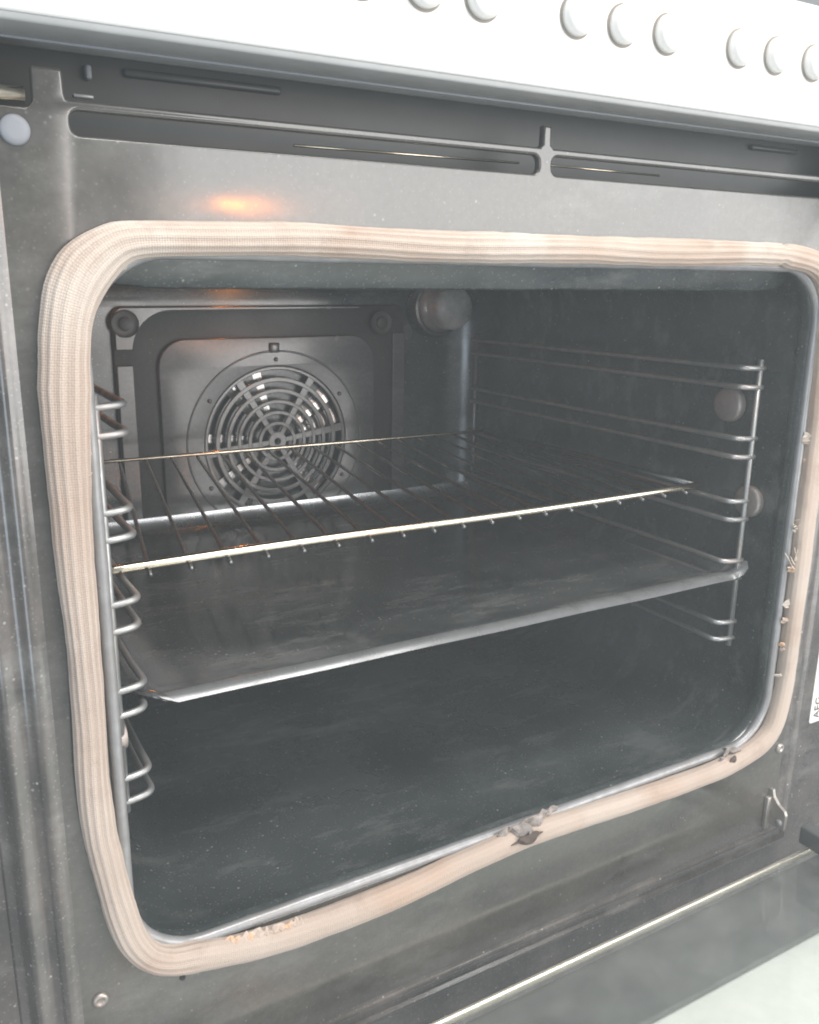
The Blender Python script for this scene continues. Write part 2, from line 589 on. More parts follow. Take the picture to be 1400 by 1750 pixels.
# rolled bead round the mouth
lp = []
for (x, z) in rrect(-0.0012, 0.4742, -0.0012, 0.3462, 0.0385, 14):
    lp.append((x, z))
bead = []
for i in range(len(lp)):
    x0, z0 = lp[i]; x1, z1 = lp[(i + 1) % len(lp)]
    st = max(1, int(math.hypot(x1 - x0, z1 - z0) / 0.012))
    for k in range(st):
        t = k / st
        bead.append((x0 + (x1 - x0) * t, 0.0008, z0 + (z1 - z0) * t))
br = [0.0031 + 0.0005 * noise.noise(Vector(p) * 60) for p in bead]
link("mouth_bead", tube(bead, br, 10, closed=True), M_LIP, liner)

# hanging flange along the top of the mouth
fl = []
prof = [(0.006, 0.352), (0.010, 0.3455), (0.0150, 0.3385), (0.0195, 0.3322), (0.0208, 0.3310), (0.0222, 0.3318), (0.0226, 0.3360), (0.0226, 0.357)]
xs = [0.004, 0.010, 0.018] + [0.018 + 0.436 * k / 20 for k in range(1, 20)] + [0.455, 0.463, 0.469]
V, F = [], []
for i, x in enumerate(xs):
    e = min(x - 0.004, 0.469 - x)
    lift = 0.0105 * (1 - min(1, e / 0.022)) ** 2
    for (y, z) in prof:
        V.append((x, y, min(0.357, z + lift + 0.0004 * noise.noise(Vector((x * 40, z * 30, 1))))))
n = len(prof)
for i in range(len(xs) - 1):
    for k in range(n - 1):
        F.append((i * n + k, i * n + k + 1, (i + 1) * n + k + 1, (i + 1) * n + k))
link("roof_flange", mesh(V, F), M_CAV, liner)

# nuts that hold the side racks on the walls
def nut(name, x, y, z, r, side, parent, length=0.006):
    me = lathe_y(0, 0, [(r, 0), (r, -length * 0.55), (r * 0.93, -length * 0.85), (r * 0.80, -length), (r * 0.2, -length * 1.02)], 28)
    o = link(name, me, M_NUT, parent)
    sharp_by_angle(o, 40)
    o.matrix_local = Matrix.Translation((x, y, z)) @ Matrix.Rotation(math.radians(-90 if side > 0 else 90), 4, 'Z') @ Matrix.Identity(4)
    return o
nut("wall_nut", 0.4792, 0.066, 0.2470, 0.0133, 1, liner)
nut("wall_nut", 0.4798, 0.0400, 0.1765, 0.0120, 1, liner, 0.005)
nut("wall_nut", -0.0062, 0.036, 0.108, 0.0090, -1, liner, 0.016)

# ------------------------------------------------------------------ braided gasket
GK = [(-0.0041, 0.0271, 0.0074), (-0.0076, 0.047, 0.0072), (-0.011, 0.0728, 0.0074), (-0.0122, 0.0827, 0.0074), (-0.0134, 0.1108, 0.0073),
      (-0.0126, 0.1424, 0.007), (-0.012, 0.1829, 0.007), (-0.0126, 0.2191, 0.0077), (-0.0118, 0.2579, 0.0088), (-0.0107, 0.2874, 0.0098),
      (-0.0094, 0.3064, 0.0099), (-0.0078, 0.318, 0.0101), (-0.0048, 0.3284, 0.0107), (0.0002, 0.3372, 0.0110), (0.0068, 0.3436, 0.0100),
      (0.0138, 0.3482, 0.0084), (0.0217, 0.3505, 0.0074), (0.0388, 0.3516, 0.0069), (0.0644, 0.3524, 0.0069), (0.0918, 0.353, 0.0070),
      (0.1212, 0.3525, 0.0072), (0.1527, 0.352, 0.0072), (0.1938, 0.3521, 0.0073), (0.2428, 0.3524, 0.0073), (0.2974, 0.3526, 0.0074),
      (0.3533, 0.353, 0.0074), (0.404, 0.3534, 0.0068), (0.4300, 0.3528, 0.0072), (0.4560, 0.3490, 0.0080), (0.4720, 0.3395, 0.0084), (0.4800, 0.322, 0.0084),
      (0.4815, 0.2858, 0.0084), (0.4835, 0.2332, 0.0085), (0.4840, 0.2012, 0.0086), (0.4842, 0.1668, 0.0086), (0.4850, 0.1365, 0.0080),
      (0.4848, 0.0895, 0.0074), (0.4850, 0.0402, 0.0076), (0.4790, 0.0110, 0.0082), (0.4665, -0.0020, 0.0082), (0.4466, -0.0080, 0.0078),
      (0.4246, -0.0108, 0.0074), (0.4032, -0.0116, 0.0072), (0.3453, -0.0106, 0.0074), (0.2922, -0.0085, 0.0074), (0.2436, -0.0068, 0.0078),
      (0.1978, -0.0100, 0.0080), (0.1564, -0.0140, 0.0082), (0.1178, -0.0152, 0.0082), (0.0819, -0.0148, 0.0080), (0.055, -0.0119, 0.0078),
      (0.0327, -0.0073, 0.0080), (0.0168, -0.0030, 0.0072), (0.0064, 0.0040, 0.0066), (-0.0004, 0.0149, 0.0070)]


def catmull(P, i, t):
    n = len(P)
    a, b, c, d = (Vector(P[(i + k) % n]) for k in (-1, 0, 1, 2))
    return 0.5 * ((2 * b) + (c - a) * t + (2 * a - 5 * b + 4 * c - d) * t * t + (3 * b - a - 3 * c + d) * t ** 3)


def build_gasket():
    samples = []
    for i in range(len(GK)):
        L = math.hypot(GK[i][0] - GK[(i + 1) % len(GK)][0], GK[i][1] - GK[(i + 1) % len(GK)][1])
        st = max(3, int(L / 0.0028))
        for k in range(st):
            samples.append(catmull(GK, i, k / st))
    N, K = len(samples), 60
    V, F, U = [], [], []
    run = 0.0
    us, tw = [], []
    for i in range(N):
        a, b, c = samples[(i - 1) % N], samples[i], samples[(i + 1) % N]
        t = Vector((c.x - a.x, c.y - a.y)); t.normalize()
        nx, nz = -t.y, t.x                     # left of travel = outwards (path runs clockwise seen from the front)
        w = b.z
        pos3 = Vector((b.x, b.y, 0))
        lump = 0.9 * noise.noise(pos3 * 38) + 0.7 * noise.noise(pos3 * 95)
        w2 = w * (1 + 0.05 * lump)
        hgt = 0.0062 * (1 + 0.10 * noise.noise(pos3 * 30 + Vector((5, 0, 0))))
        if abs(b.x - 0.424) < 0.004 and b.y > 0.3:       # pinch by the upper right corner
            w2 *= 1 - 0.20 * math.cos((b.x - 0.424) / 0.004 * math.pi / 2)
        ribby = 1.0 if (b.y > 0.3 or b.x < 0.03) else 0.2      # bottom and right lengths are matted flat
        twist = 0.25 * noise.noise(pos3 * 12)
        for k in range(K):
            th = 2 * math.pi * k / K
            rib = 1 + 0.048 * ribby * math.cos(13 * (th + twist))
            fuzz = 1 + 0.018 * noise.noise(Vector((b.x * 220, b.y * 220, th * 3)))
            ca, sa = math.cos(th), math.sin(th)
            # squashed oval
            ox = math.copysign(abs(ca) ** 0.85, ca) * w2 * rib * fuzz
            oy = math.copysign(abs(sa) ** 0.85, sa) * hgt * rib * fuzz
            V.append((b.x + nx * ox, -0.0038 + oy, b.y + nz * ox))
        us.append(run)
        tw.append(twist / (2 * math.pi))
        run += math.hypot(c.x - b.x, c.y - b.y)
    for i in range(N):
        j = (i + 1) % N
        for k in range(K):
            k2 = (k + 1) % K
            F.append((i * K + k, j * K + k, j * K + k2, i * K + k2))
            u0, u1 = us[i], us[i + 1] if i + 1 < N else run
            v0, v1 = k / K, (k + 1) / K
            U += [(u0, v0 + tw[i]), (u1, v0 + tw[j]), (u1, v1 + tw[j]), (u0, v1 + tw[i])]
    me = mesh(V, F)
    lay = me.uv_layers.new(name="braid")
    for li, uvv in enumerate(U):
        lay.data[li].uv = uvv
    bm = bmesh.new(); bm.from_mesh(me)
    bmesh.ops.recalc_face_normals(bm, faces=bm.faces[:])
    bm.to_mesh(me); bm.free()
    return me


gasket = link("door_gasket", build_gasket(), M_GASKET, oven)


def tuft(name, root, dirs, length, r, mat, parent, curl=0.3, n=6):
    """a torn bundle of fibres joined into one part"""
    V, F = [], []
    for i in range(n):
        d = Vector(dirs) + Vector((rnd.uniform(-.5, .5), rnd.uniform(-.5, .3), rnd.uniform(-.5, .5))) * 0.6
        d.normalize()
        L = length * rnd.uniform(0.5, 1.15)
        st = Vector(root) + Vector((rnd.uniform(-1, 1), rnd.uniform(-.5, .5), rnd.uniform(-1, 1))) * length * 0.18
        side = Vector((rnd.uniform(-1, 1), rnd.uniform(-1, 1), rnd.uniform(-1, 1)))
        pts = [st + d * L * t + side * L * curl * t * t for t in (0, .25, .5, .75, 1)]
        me = tube(pts, [r, r, r * .9, r * .7, r * .35], 5)
        o = len(V)
        V += [v.co.copy() for v in me.vertices]
        F += [tuple(o + q for q in f.vertices) for f in me.polygons]
        bpy.data.meshes.remove(me)
    return link(name, mesh(V, F), mat, parent)


tuft("fibre_tuft", (0.4755, -0.004, 0.168), (-0.85, -0.2, 0.25), 0.011, 0.0005, M_FIBRE, gasket, 0.2, 6)
tuft("fibre_tuft", (0.4770, -0.004, 0.139), (-0.75, -0.25, 0.62), 0.017, 0.0006, M_FIBRE, gasket, 0.12, 7)


def lump(name, c, r, seed, mat, parent, squash=(1, 1, 1), rough=0.35, sub=3):
    bm = bmesh.new()
    bmesh.ops.create_icosphere(bm, subdivisions=sub, radius=1)
    for v in bm.verts:
        k = 1 + rough * noise.noise(v.co * 1.6 + Vector((seed, 0, 0))) + rough * 0.6 * noise.noise(v.co * 4 + Vector((0, seed, 0)))
        v.co = Vector((v.co.x * squash[0], v.co.y * squash[1], v.co.z * squash[2])) * r * k + Vector(c)
    me = bpy.data.meshes.new("m")
    bm.to_mesh(me); bm.free()
    return link(name, me, mat, parent)


# torn ragged scraps of braid
q_ = random.Random(11)
def scrap(x, z, ox, oz, size, mat, yb_=-0.0072):
    """thin torn scrap; (ox, oz) points towards the mouth, where it curls off the tube"""
    pts, n_ = [], 11
    V, F = [(x, yb_ - 0.0008, z)], []
    for k in range(n_):
        a_ = 2 * math.pi * k / n_
        rr_ = q_.uniform(0.45, 1.25)
        pts.append((size * rr_ * math.cos(a_), size * 0.75 * rr_ * math.sin(a_)))
    for lay in (0.5, 1.0):
        for (dx_, dz_) in pts:
            out_ = max(0, (dx_ * ox + dz_ * oz) / size)
            V.append((x + dx_ * lay, yb_ + 0.0010 * lay + q_.uniform(-0.0009, 0.0009) + 0.0028 * out_ * lay, z + dz_ * lay))
    for k in range(n_):
        F.append((0, 1 + k, 1 + (k + 1) % n_))
        F.append((1 + k, 1 + n_ + k, 1 + n_ + (k + 1) % n_, 1 + (k + 1) % n_))
    return link("torn_scrap", mesh(V, F), mat, gasket, smooth=False)


for i in range(12):
    scrap(0.0425 + 0.0042 * i, -0.0040 - 0.0040 * i / 11, 0.1, 1, q_.uniform(0.0026, 0.0046), M_FRAY if i in (1, 2, 4, 9) else M_GASKET)
for i, z in enumerate((0.239, 0.2335, 0.2305, 0.216, 0.172, 0.1665, 0.1395, 0.1365, 0.1120, 0.1090, 0.0965, 0.0770, 0.0735, 0.0520)):
    scrap(0.4768 + q_.uniform(-0.0012, 0.0020), z, -1, q_.uniform(-0.4, 0.4), q_.uniform(0.0018, 0.0052), (M_GASKET, M_FIBRE, M_GASKET, M_FRAY)[i % 4], -0.0060)
for (x, z) in ((0.0035, 0.3290), (0.0090, 0.3345), (-0.0015, 0.3160), (-0.0045, 0.2620), (-0.0050, 0.2540), (0.0150, 0.3405)):
    scrap(x, z, 0.7, -0.7, q_.uniform(0.0026, 0.0040), M_GASKET)

# burnt crusts stuck to the lower bead
def crust(name, pts, parent, th=0.0012, seed=0):
    """ragged curled flake from an outline in X-Z"""
    n = len(pts)
    cx = sum(p[0] for p in pts) / n; cz = sum(p[1] for p in pts) / n
    V, F = [], []
    ringsn = 5
    for s, off in ((0, 0.0), (1, th)):
        for k in range(ringsn):
            t = 1 - k / (ringsn - 0.0)
            for (x, z) in pts:
                X, Z = cx + (x - cx) * t, cz + (z - cz) * t
                y = -0.0058 + 0.0035 * noise.noise(Vector((X * 130, Z * 130, seed))) + 0.0022 * (1 - t) * -1 + off
                V.append((X, y, Z))
    for s in (0, 1):
        o = s * ringsn * n
        for k in range(ringsn - 1):
            for i in range(n):
                q = (o + k * n + i, o + k * n + (i + 1) % n, o + (k + 1) * n + (i + 1) % n, o + (k + 1) * n + i)
                F.append(q if s == 0 else q[::-1])
        F.append(tuple(o + (ringsn - 1) * n + i for i in range(n)))
    for i in range(n):
        F.append((i, ringsn * n + i, ringsn * n + (i + 1) % n, (i + 1) % n))
    me = mesh(V, F)
    bm = bmesh.new(); bm.from_mesh(me)
    bmesh.ops.recalc_face_normals(bm, faces=bm.faces[:])
    bm.to_mesh(me); bm.free()
    return link(name, me, M_CRUST, parent, smooth=False)


def flake(parent, pts, y, tx, tz, seed):
    """thin brittle plate with its own tilt"""
    o = crust("flake", pts, parent, 0.0007, seed)
    cx = sum(p[0] for p in pts) / len(pts); cz = sum(p[1] for p in pts) / len(pts)
    o.data.transform(Matrix.Translation((cx, y, cz)) @ Matrix.Rotation(tz, 4, 'Z') @ Matrix.Rotation(tx, 4, 'X') @ Matrix.Translation((-cx, 0.0058, -cz)))
    o.data.transform(parent.matrix_basis.inverted())
    return o


def ragged(cx, cz, rx, rz, seed, n=18):
    q = random.Random(seed)
    return [(cx + rx * q.uniform(0.72, 1.12) * math.cos(2 * math.pi * k / n), cz + rz * q.uniform(0.68, 1.15) * math.sin(2 * math.pi * k / n)) for k in range(n)]


c1 = empty("burnt_crust", "large ragged grey-brown crust stuck on the middle of the lower lip", "crust", "burnt crusts on the lower lip", (0.245, -0.004, 0.0))
flake(c1, ragged(0.2490, 0.0015, 0.0170, 0.0090, 3), -0.0050, 0.35, 0.10, 1.0)
flake(c1, ragged(0.2365, 0.0005, 0.0080, 0.0085, 5), -0.0075, 0.15, -0.35, 2.0)
flake(c1, ragged(0.2430, -0.0035, 0.0050, 0.0060, 8), -0.0092, 0.25, 0.5, 3.0)
d_ = flake(c1, ragged(0.2420, -0.0045, 0.0130, 0.0055, 31), -0.0098, 0.55, 0.0, 6.0)
d_.data.materials[0] = M_BURN
flake(c1, ragged(0.2270, 0.0010, 0.0060, 0.0050, 9), -0.0045, 0.4, 0.2, 4.0)
flake(c1, ragged(0.2640, 0.0025, 0.0080, 0.0035, 12), -0.0030, 0.5, 0.0, 5.0)
c2 = empty("burnt_crust", "small pale crust on the lower lip near the right corner", "crust", "burnt crusts on the lower lip", (0.428, -0.004, 0.0))
flake(c2, ragged(0.4270, -0.0005, 0.0065, 0.0042, 21), -0.0045, 0.3, 0.2, 1.5)
flake(c2, ragged(0.4350, 0.0010, 0.0075, 0.0035, 23), -0.0040, 0.5, -0.2, 2.5)
d_ = flake(c2, ragged(0.4320, -0.0045, 0.0040, 0.0040, 26), -0.0075, -0.1, 0.4, 3.5)
d_.data.materials[0] = M_BURN

# ------------------------------------------------------------------ fan cover on the back wall
YB = 0.400
cover_out = rrect(0.0895, 0.3840, 0.0850, 0.3135, [0.006, 0.006, 0.010, 0.010], 6)
fan_c = (0.2395, 0.1835)
well = circle(fan_c[0], fan_c[1], 0.0740, 64)
cover = link("fan_cover", plate([cover_out, well], YB + 0.0045, 0.003, 0.0008), M_GROOVE, oven)
sharp_by_angle(cover, 50)
# raised outer rim: corner pads and side strips
band_o = rrect(0.1055, 0.3680, 0.0700, 0.3100, [0.005, 0.005, 0.036, 0.036], 10)
pad_l = [(0.0905, 0.2765), (0.1045, 0.2765), (0.1055, 0.2790)] + [(x, z) for (x, z) in band_o[33:44]] + [(0.1500, 0.3125), (0.0985, 0.3125), (0.0945, 0.3115), (0.0915, 0.3085), (0.0905, 0.3045)]
def clean(pts):
    out = [pts[0]]
    for q in pts[1:]:
        if math.hypot(q[0] - out[-1][0], q[1] - out[-1][1]) > 1e-4:
            out.append(q)
    return out
arcTL = [(0.1055 + 0.036 + 0.036 * math.cos(math.radians(a)), 0.3100 - 0.036 + 0.036 * math.sin(math.radians(a))) for a in range(180, 89, -9)]
pad_l = [(0.0908, 0.2762), (0.1055, 0.2762)] + arcTL[1:] + [(0.3300, 0.3105), (0.3300, 0.3130), (0.0985, 0.3130), (0.0945, 0.3118), (0.0918, 0.3088), (0.0908, 0.3045)]
link("corner_pad", plate([clean(pad_l)], YB, 0.006, 0.0007), M_COVER, cover)
link("side_strip", plate([rrect(0.0905, 0.1048, 0.0870, 0.2625, 0.0012, 4)], YB, 0.006, 0.0007), M_COVER, cover)
link("side_strip", plate([rrect(0.3690, 0.3830, 0.0870, 0.2860, 0.0012, 4)], YB, 0.006, 0.0007), M_COVER, cover)
# raised middle panel with a pressed ring and the fan opening
panel_in = rrect(0.1268, 0.3465, 0.0900, 0.2846, [0.006, 0.006, 0.026, 0.026], 10)
mid = link("middle_panel", plate([panel_in, circle(fan_c[0], fan_c[1], 0.0735, 72)], YB - 0.001, 0.007, 0.0012, 3), M_COVER, cover)
sharp_by_angle(mid, 50)
ringp = [(fan_c[0] + 0.0905 * math.cos(2 * math.pi * k / 72), YB - 0.0008, fan_c[1] + 0.0880 * math.sin(2 * math.pi * k / 72)) for k in range(72)]
link("pressed_ring", tube(ringp, 0.0011, 8, closed=True), M_COVER, cover)
link("hanging_tab", box(0.2330, 0.2425, YB - 0.0045, YB + 0.001, 0.2700, 0.2795, 0.0012), M_COVER, cover)
for k, a in enumerate((33, 90, 147, 210, 330)):
    link("rivet", lathe_y(fan_c[0] + 0.0800 * math.cos(math.radians(a)), fan_c[1] + 0.0800 * math.sin(math.radians(a)),
                          [(0.0022, YB), (0.0021, YB - 0.0018), (0.0010, YB - 0.0026)], 14), M_COVER, cover)
for (x, z) in ((0.1000, 0.2990), (0.3545, 0.2965)):
    bo = link("cover_bolt", lathe_y(x, z, [(0.0122, YB - 0.0004), (0.0120, YB - 0.0012), (0.0105, YB - 0.0006), (0.0060, YB - 0.0010), (0.0056, YB - 0.0034), (0.0035, YB - 0.0038)], 28), M_GROOVE, cover)
    sharp_by_angle(bo, 40)

# grille: concentric rings carried by six spokes
grille_y = YB - 0.0005
radii = [(0.0735, 0.0700), (0.0630, 0.0582), (0.0520, 0.0475), (0.0412, 0.0370), (0.0305, 0.0264), (0.0198, 0.0158)]
for (ro, ri) in radii:
    g = link("grille_ring", plate([circle(*fan_c, ro, 72), circle(*fan_c, ri, 72)], grille_y, 0.003, 0.0009, 2), M_GRILLE, cover)
hub = link("grille_hub", plate([circle(*fan_c, 0.0095, 32), circle(fan_c[0], fan_c[1], 0.0030, 12)], grille_y, 0.003, 0.0008), M_GRILLE, cover)
for a in (8, 58, 122, 186, 236, 300):
    ca, sa = math.cos(math.radians(a)), math.sin(math.radians(a))
    w0, w1 = 0.0024, 0.0040
    pts = [(fan_c[0] + ca * r - sa * w * s, fan_c[1] + sa * r + ca * w * s) for (r, w, s) in
           ((0.008, w0, -1), (0.0715, w1, -1), (0.0715, w1, 1), (0.008, w0, 1))]
    link("grille_spoke", plate([pts], grille_y + 0.0003, 0.0026, 0.0006), M_GRILLE, cover)

# fan behind the grille
fan = link("fan_wheel", lathe_y(fan_c[0], fan_c[1], [(0.0715, 0.4300), (0.0715, 0.4285), (0.020, 0.4270), (0.0160, 0.4180), (0.0090, 0.4150)], 48), M_FANMETAL, oven)
sharp_by_angle(fan, 40)
blade0 = None
for k, a in enumerate((178, 128, 108, 38, 18, -46, -118, -142)):
    if blade0 is None:
        V = []
        for (r, w) in ((0.026, 0.0048), (0.045, 0.0068), (0.062, 0.0080), (0.071, 0.0084)):
            for q in (-1, 0, 1):
                V.append((r, 0.4080 + 0.0014 * q + 0.0008 * q * q, w * q))
        F = []
        for i in range(3):
            for q in range(2):
                F.append((i * 3 + q, i * 3 + q + 1, (i + 1) * 3 + q + 1, (i + 1) * 3 + q))
        blade0 = mesh(V, F)
        blade0.materials.append(M_FANMETAL)
    o = bpy.data.objects.new("fan_blade", blade0)
    COL.objects.link(o)
    o.parent = fan
    o.matrix_local = Matrix.Translation((fan_c[0], 0, fan_c[1])) @ Matrix.Rotation(-math.radians(a), 4, 'Y')

# lamp in the upper back corner
lamp = link("oven_lamp", lathe_y(0.4200, 0.3110, [(0.0310, 0.409), (0.0308, 0.3960), (0.0290, 0.3925), (0.0262, 0.3920), (0.0255, 0.3950)], 48), M_CAV, oven)
sharp_by_angle(lamp, 45)
link("lamp_glass", lathe_y(0.4195, 0.3115, [(0.0250, 0.3960), (0.0250, 0.3880), (0.0232, 0.3850), (0.0222, 0.3800), (0.0220, 0.3660), (0.0208, 0.3630), (0.0180, 0.3615), (0.0100, 0.3605)], 48), M_BULB, lamp)
link("lamp_reflector", lathe_y(0.4195, 0.3115, [(0.0225, 0.3958), (0.0190, 0.3955), (0.0120, 0.3900), (0.0095, 0.3780), (0.0060, 0.3740)], 32), M_FANMETAL, lamp)

# ------------------------------------------------------------------ control panel and vent housing
panel = link("control_panel", box(-0.16, 0.66, -0.0200, 0.0300, 0.4262, 0.4890, 0.0012), M_PANEL, oven)
sharp_by_angle(panel, 50)
link("panel_trim", box(-0.16, 0.66, -0.0192, 0.0020, 0.4232, 0.4264, 0.0008), M_TRIM, panel)
link("trim_edge", tube([(-0.15, 0.0022, 0.4230), (0.65, 0.0022, 0.4230)], 0.0007, 8), M_PLUG, panel)
for x in (0.1180, 0.1492, 0.1800, 0.2345, 0.2642, 0.2947, 0.3487, 0.3789, 0.4113):
    b_ = link("button", lathe_y(x, 0.4590, [(0.0090, -0.0195), (0.0090, -0.0235), (0.0087, -0.0252), (0.0080, -0.0262), (0.0030, -0.0266)], 36), M_PANEL, panel)
    link("button_shade_ring", plate([circle(x, 0.4590, 0.0101, 36), circle(x, 0.4590, 0.0080, 36)], -0.0204, 0.0006, 0.0001), M_BUTTON_SHADE, b_)  # flat ring painted with the shade at the button's edge
housing = link("vent_housing", box(-0.16, 0.66, 0.0300, 0.0330, 0.3700, 0.4600, 0.0), M_DARK, oven, smooth=False)
link("housing_floor", box(-0.10, 0.60, 0.0100, 0.0298, 0.3840, 0.3860, 0.0), M_VOID, housing, smooth=False)
link("pressed_ridge", box(0.0290, 0.1010, 0.0270, 0.0302, 0.4190, 0.4226, 0.0012), M_DARK, housing)
link("pressed_ridge", box(0.4250, 0.4700, 0.0270, 0.0302, 0.4195, 0.4228, 0.0012), M_DARK, housing)
link("slot_wire", tube([(0.10, 0.0120, 0.3950), (0.2280, 0.0120, 0.3962)], 0.0006, 6), M_CHROME, housing)
link("slot_wire", tube([(0.2440, 0.0120, 0.3964), (0.3300, 0.0120, 0.3962)], 0.0006, 6), M_CHROME, housing)
link("housing_clip", box(0.0128, 0.0152, 0.0250, 0.0302, 0.4160, 0.4215, 0.0008), M_PLUG, housing)
link("housing_clip", box(0.0040, 0.0120, 0.0080, 0.0110, 0.4052, 0.4066, 0.0005), M_LIP, housing)

# door catch pin, plastic plug, screws
link("latch_pin", tube([(-0.0700, 0.0010, 0.4022), (-0.0152, 0.0010, 0.4028)], 0.0031, 16), M_CHROME, oven)
link("plastic_plug", lathe_y(-0.0199, 0.3898, [(0.0056, 0.0004), (0.0056, -0.0010), (0.0050, -0.0018), (0.0030, -0.0021)], 32), M_PLUG, oven)
for (x, z) in ((-0.0183, -0.0146), (0.4956, -0.0159)):
    s_ = link("screw", lathe_y(x, z, [(0.0040, 0.0004), (0.0040, -0.0008), (0.0034, -0.0018), (0.0020, -0.0022), (0.0016, -0.0014), (0.0008, -0.0013)], 24), M_HINGE, oven)
link("drain_hole", lathe_y(0.0229, -0.0201, [(0.0016, -0.0003), (0.0014, -0.0008), (0.0008, -0.0002)], 14), M_VOID, oven)

# rating label on the right edge of the frame
lab = link("rating_label", plate([rrect(0.5445, 0.5900, -0.0130, 0.0700, 0.0030, 5)], 0.0096, 0.0005, 0.0001), M_LABEL, oven)
fc = bpy.data.curves.new("t", 'FONT')
fc.body = "AEG"
fc.size = 0.0105
fc.extrude = 0.00006
fo = bpy.data.objects.new("tmp", fc)
COL.objects.link(fo)
dg = bpy.context.evaluated_depsgraph_get(); dg.update()
tm = bpy.data.meshes.new_from_object(fo.evaluated_get(dg))
bpy.data.objects.remove(fo)
# stand the words up in the X-Z plane, reading upwards
tm.transform(Matrix.Translation((0.5560, 0.0094, -0.0095)) @ Matrix.Rotation(math.radians(90), 4, 'X') @ Matrix.Rotation(math.radians(90), 4, 'Z'))
link("lettering", tm, M_INK, lab, smooth=False)

# ------------------------------------------------------------------ hinge and open door
hx0, hx1 = 0.4905, 0.4935
hp = [(0.001, -0.0800), (0.001, -0.0500), (-0.0030, -0.0500), (-0.0045, -0.0555), (-0.0090, -0.0600), (-0.0150, -0.0630), (-0.0165, -0.0660), (-0.0165, -0.0790), (-0.0080, -0.0800)]
V = [(hx0, y, z) for (y, z) in hp] + [(hx1, y, z) for (y, z) in hp]
n = len(hp)
F = [tuple(range(n)), tuple(range(2 * n - 1, n - 1, -1))] + [(i, n + i, n + (i + 1) % n, (i + 1) % n) for i in range(n)]
me = mesh(V, F)
bm = bmesh.new(); bm.from_mesh(me)
bmesh.ops.recalc_face_normals(bm, faces=bm.faces[:])
bmesh.ops.bevel(bm, geom=bm.edges[:], offset=0.0003, segments=1, affect='EDGES')
bm.to_mesh(me); bm.free()
hinge = link("door_hinge", me, M_HINGE, oven, smooth=False)
link("hinge_cheek", box(0.4860, 0.4912, -0.0035, 0.0005, -0.0840, -0.0560, 0.0008), M_HINGE, hinge)
link("hinge_pin", tube([(0.4890, -0.0120, -0.0740), (0.4950, -0.0120, -0.0740)], 0.0028, 12), M_LIP, hinge)

DZ = -0.0905
door = bpy.data.objects.new("oven_door", None)
COL.objects.link(door)
door.parent = oven
link("glass_pane", box(0.005, 0.540, -0.480, -0.0300, DZ - 0.0040, DZ, 0.0008), M_GLASS, door)
link("glass_edge_strip", box(0.004, 0.541, -0.0316, -0.0286, DZ - 0.0048, DZ + 0.0008, 0.0010), M_STRIP, door)
link("inner_tray", box(-0.03, 0.560, -0.0790, -0.0260, DZ - 0.0190, DZ - 0.0140, 0.002), M_DOORIN, door)
link("outer_panel", box(-0.04, 0.570, -0.500, -0.0300, DZ - 0.0300, DZ - 0.0200, 0.002), M_DOOROUT, door)
link("hinge_arm", box(0.4990, 0.5120, -0.2000, -0.0240, -0.0870, -0.0720, 0.0015), M_DOORIN, door)

# ------------------------------------------------------------------ side racks
LEVELS = [0.2785, 0.2650, 0.2280, 0.2145, 0.1815, 0.1675, 0.1355, 0.1220, 0.0865, 0.0730]


def side_rack(name, sgn, xrod, label):
    t = empty(name, label, "oven rack", "wire side racks on the cavity walls", (xrod, 0.03, 0.0665))
    inv = Matrix.Translation((-xrod, -0.03, -0.0665))
    def put(nm, me, mt):
        me.transform(inv)
        return link(nm, me, mt, t)
    put("upright", tube([(xrod, 0.030, 0.0665), (xrod, 0.030, 0.2840)], 0.0021, 10), M_ROD)
    put("upright", tube([(xrod + sgn * 0.002, 0.380, 0.0665), (xrod + sgn * 0.002, 0.380, 0.2840)], 0.0019, 10), M_ROD)
    tip = 0.0142
    for i, z in enumerate(LEVELS):
        j = 0.0006 * math.sin(i * 2.3)
        pts = [(xrod - sgn * 0.0035, 0.0295, z - 0.0008), (xrod + sgn * 0.003, 0.0295, z - 0.0005), (xrod + sgn * (tip + j), 0.0320, z), (xrod + sgn * (tip - 0.001), 0.060, z),
               (xrod + sgn * (tip - 0.002), 0.376, z), (xrod - sgn * 0.001, 0.3815, z)]
        put("rail_wire", tube(round_poly(pts, 0.007, 6), 0.0019, 10), M_ROD)
    return t


side_rack("side_rack", 1, 0.0065, "wire side rack on the left cavity wall beside the fan")
side_rack("side_rack", -1, 0.4610, "wire side rack on the right cavity wall under the lamp corner")

# ------------------------------------------------------------------ wire rack
RZ = 0.1872
rack = empty("wire_rack", "chromed wire shelf with brassy front rod lying across the upper half of the cavity", "oven shelf", None, (0.23, 0.064, RZ))
rinv = Matrix.Translation((-0.23, -0.064, -RZ))
def rput(nm, me, mt):
    me.transform(rinv)
    return link(nm, me, mt, rack)
fpts = [(-0.0020 + 0.452 * k / 20, 0.0645 - 0.0018 * k / 20 + 0.0008 * math.sin(k * .4), RZ + 0.0006 * math.sin(k * .31)) for k in range(21)]
rput("front_rod", tube(fpts, 0.0027, 12), M_CHROME)
rput("back_rod", tube([(0.0300 + 0.415 * k / 10, 0.3560 - 0.014 * k / 10, RZ) for k in range(11)], 0.0017, 10), M_CHROME)
SKEW = 0.153
bx0 = 0.0118
for i in range(20):
    x = bx0 + 0.0222 * i
    xe = min(x + SKEW * 0.289, 0.446)
    rput("cross_bar", tube([(x - 0.001, 0.0590, RZ - 0.0038), (x, 0.0660, RZ - 0.0036), (x + (xe - x) * 0.5, 0.21, RZ - 0.0030), (xe, 0.356 - 0.014 * (xe - 0.04) / 0.405, RZ - 0.0026)], 0.00135, 8),
         M_BAR)
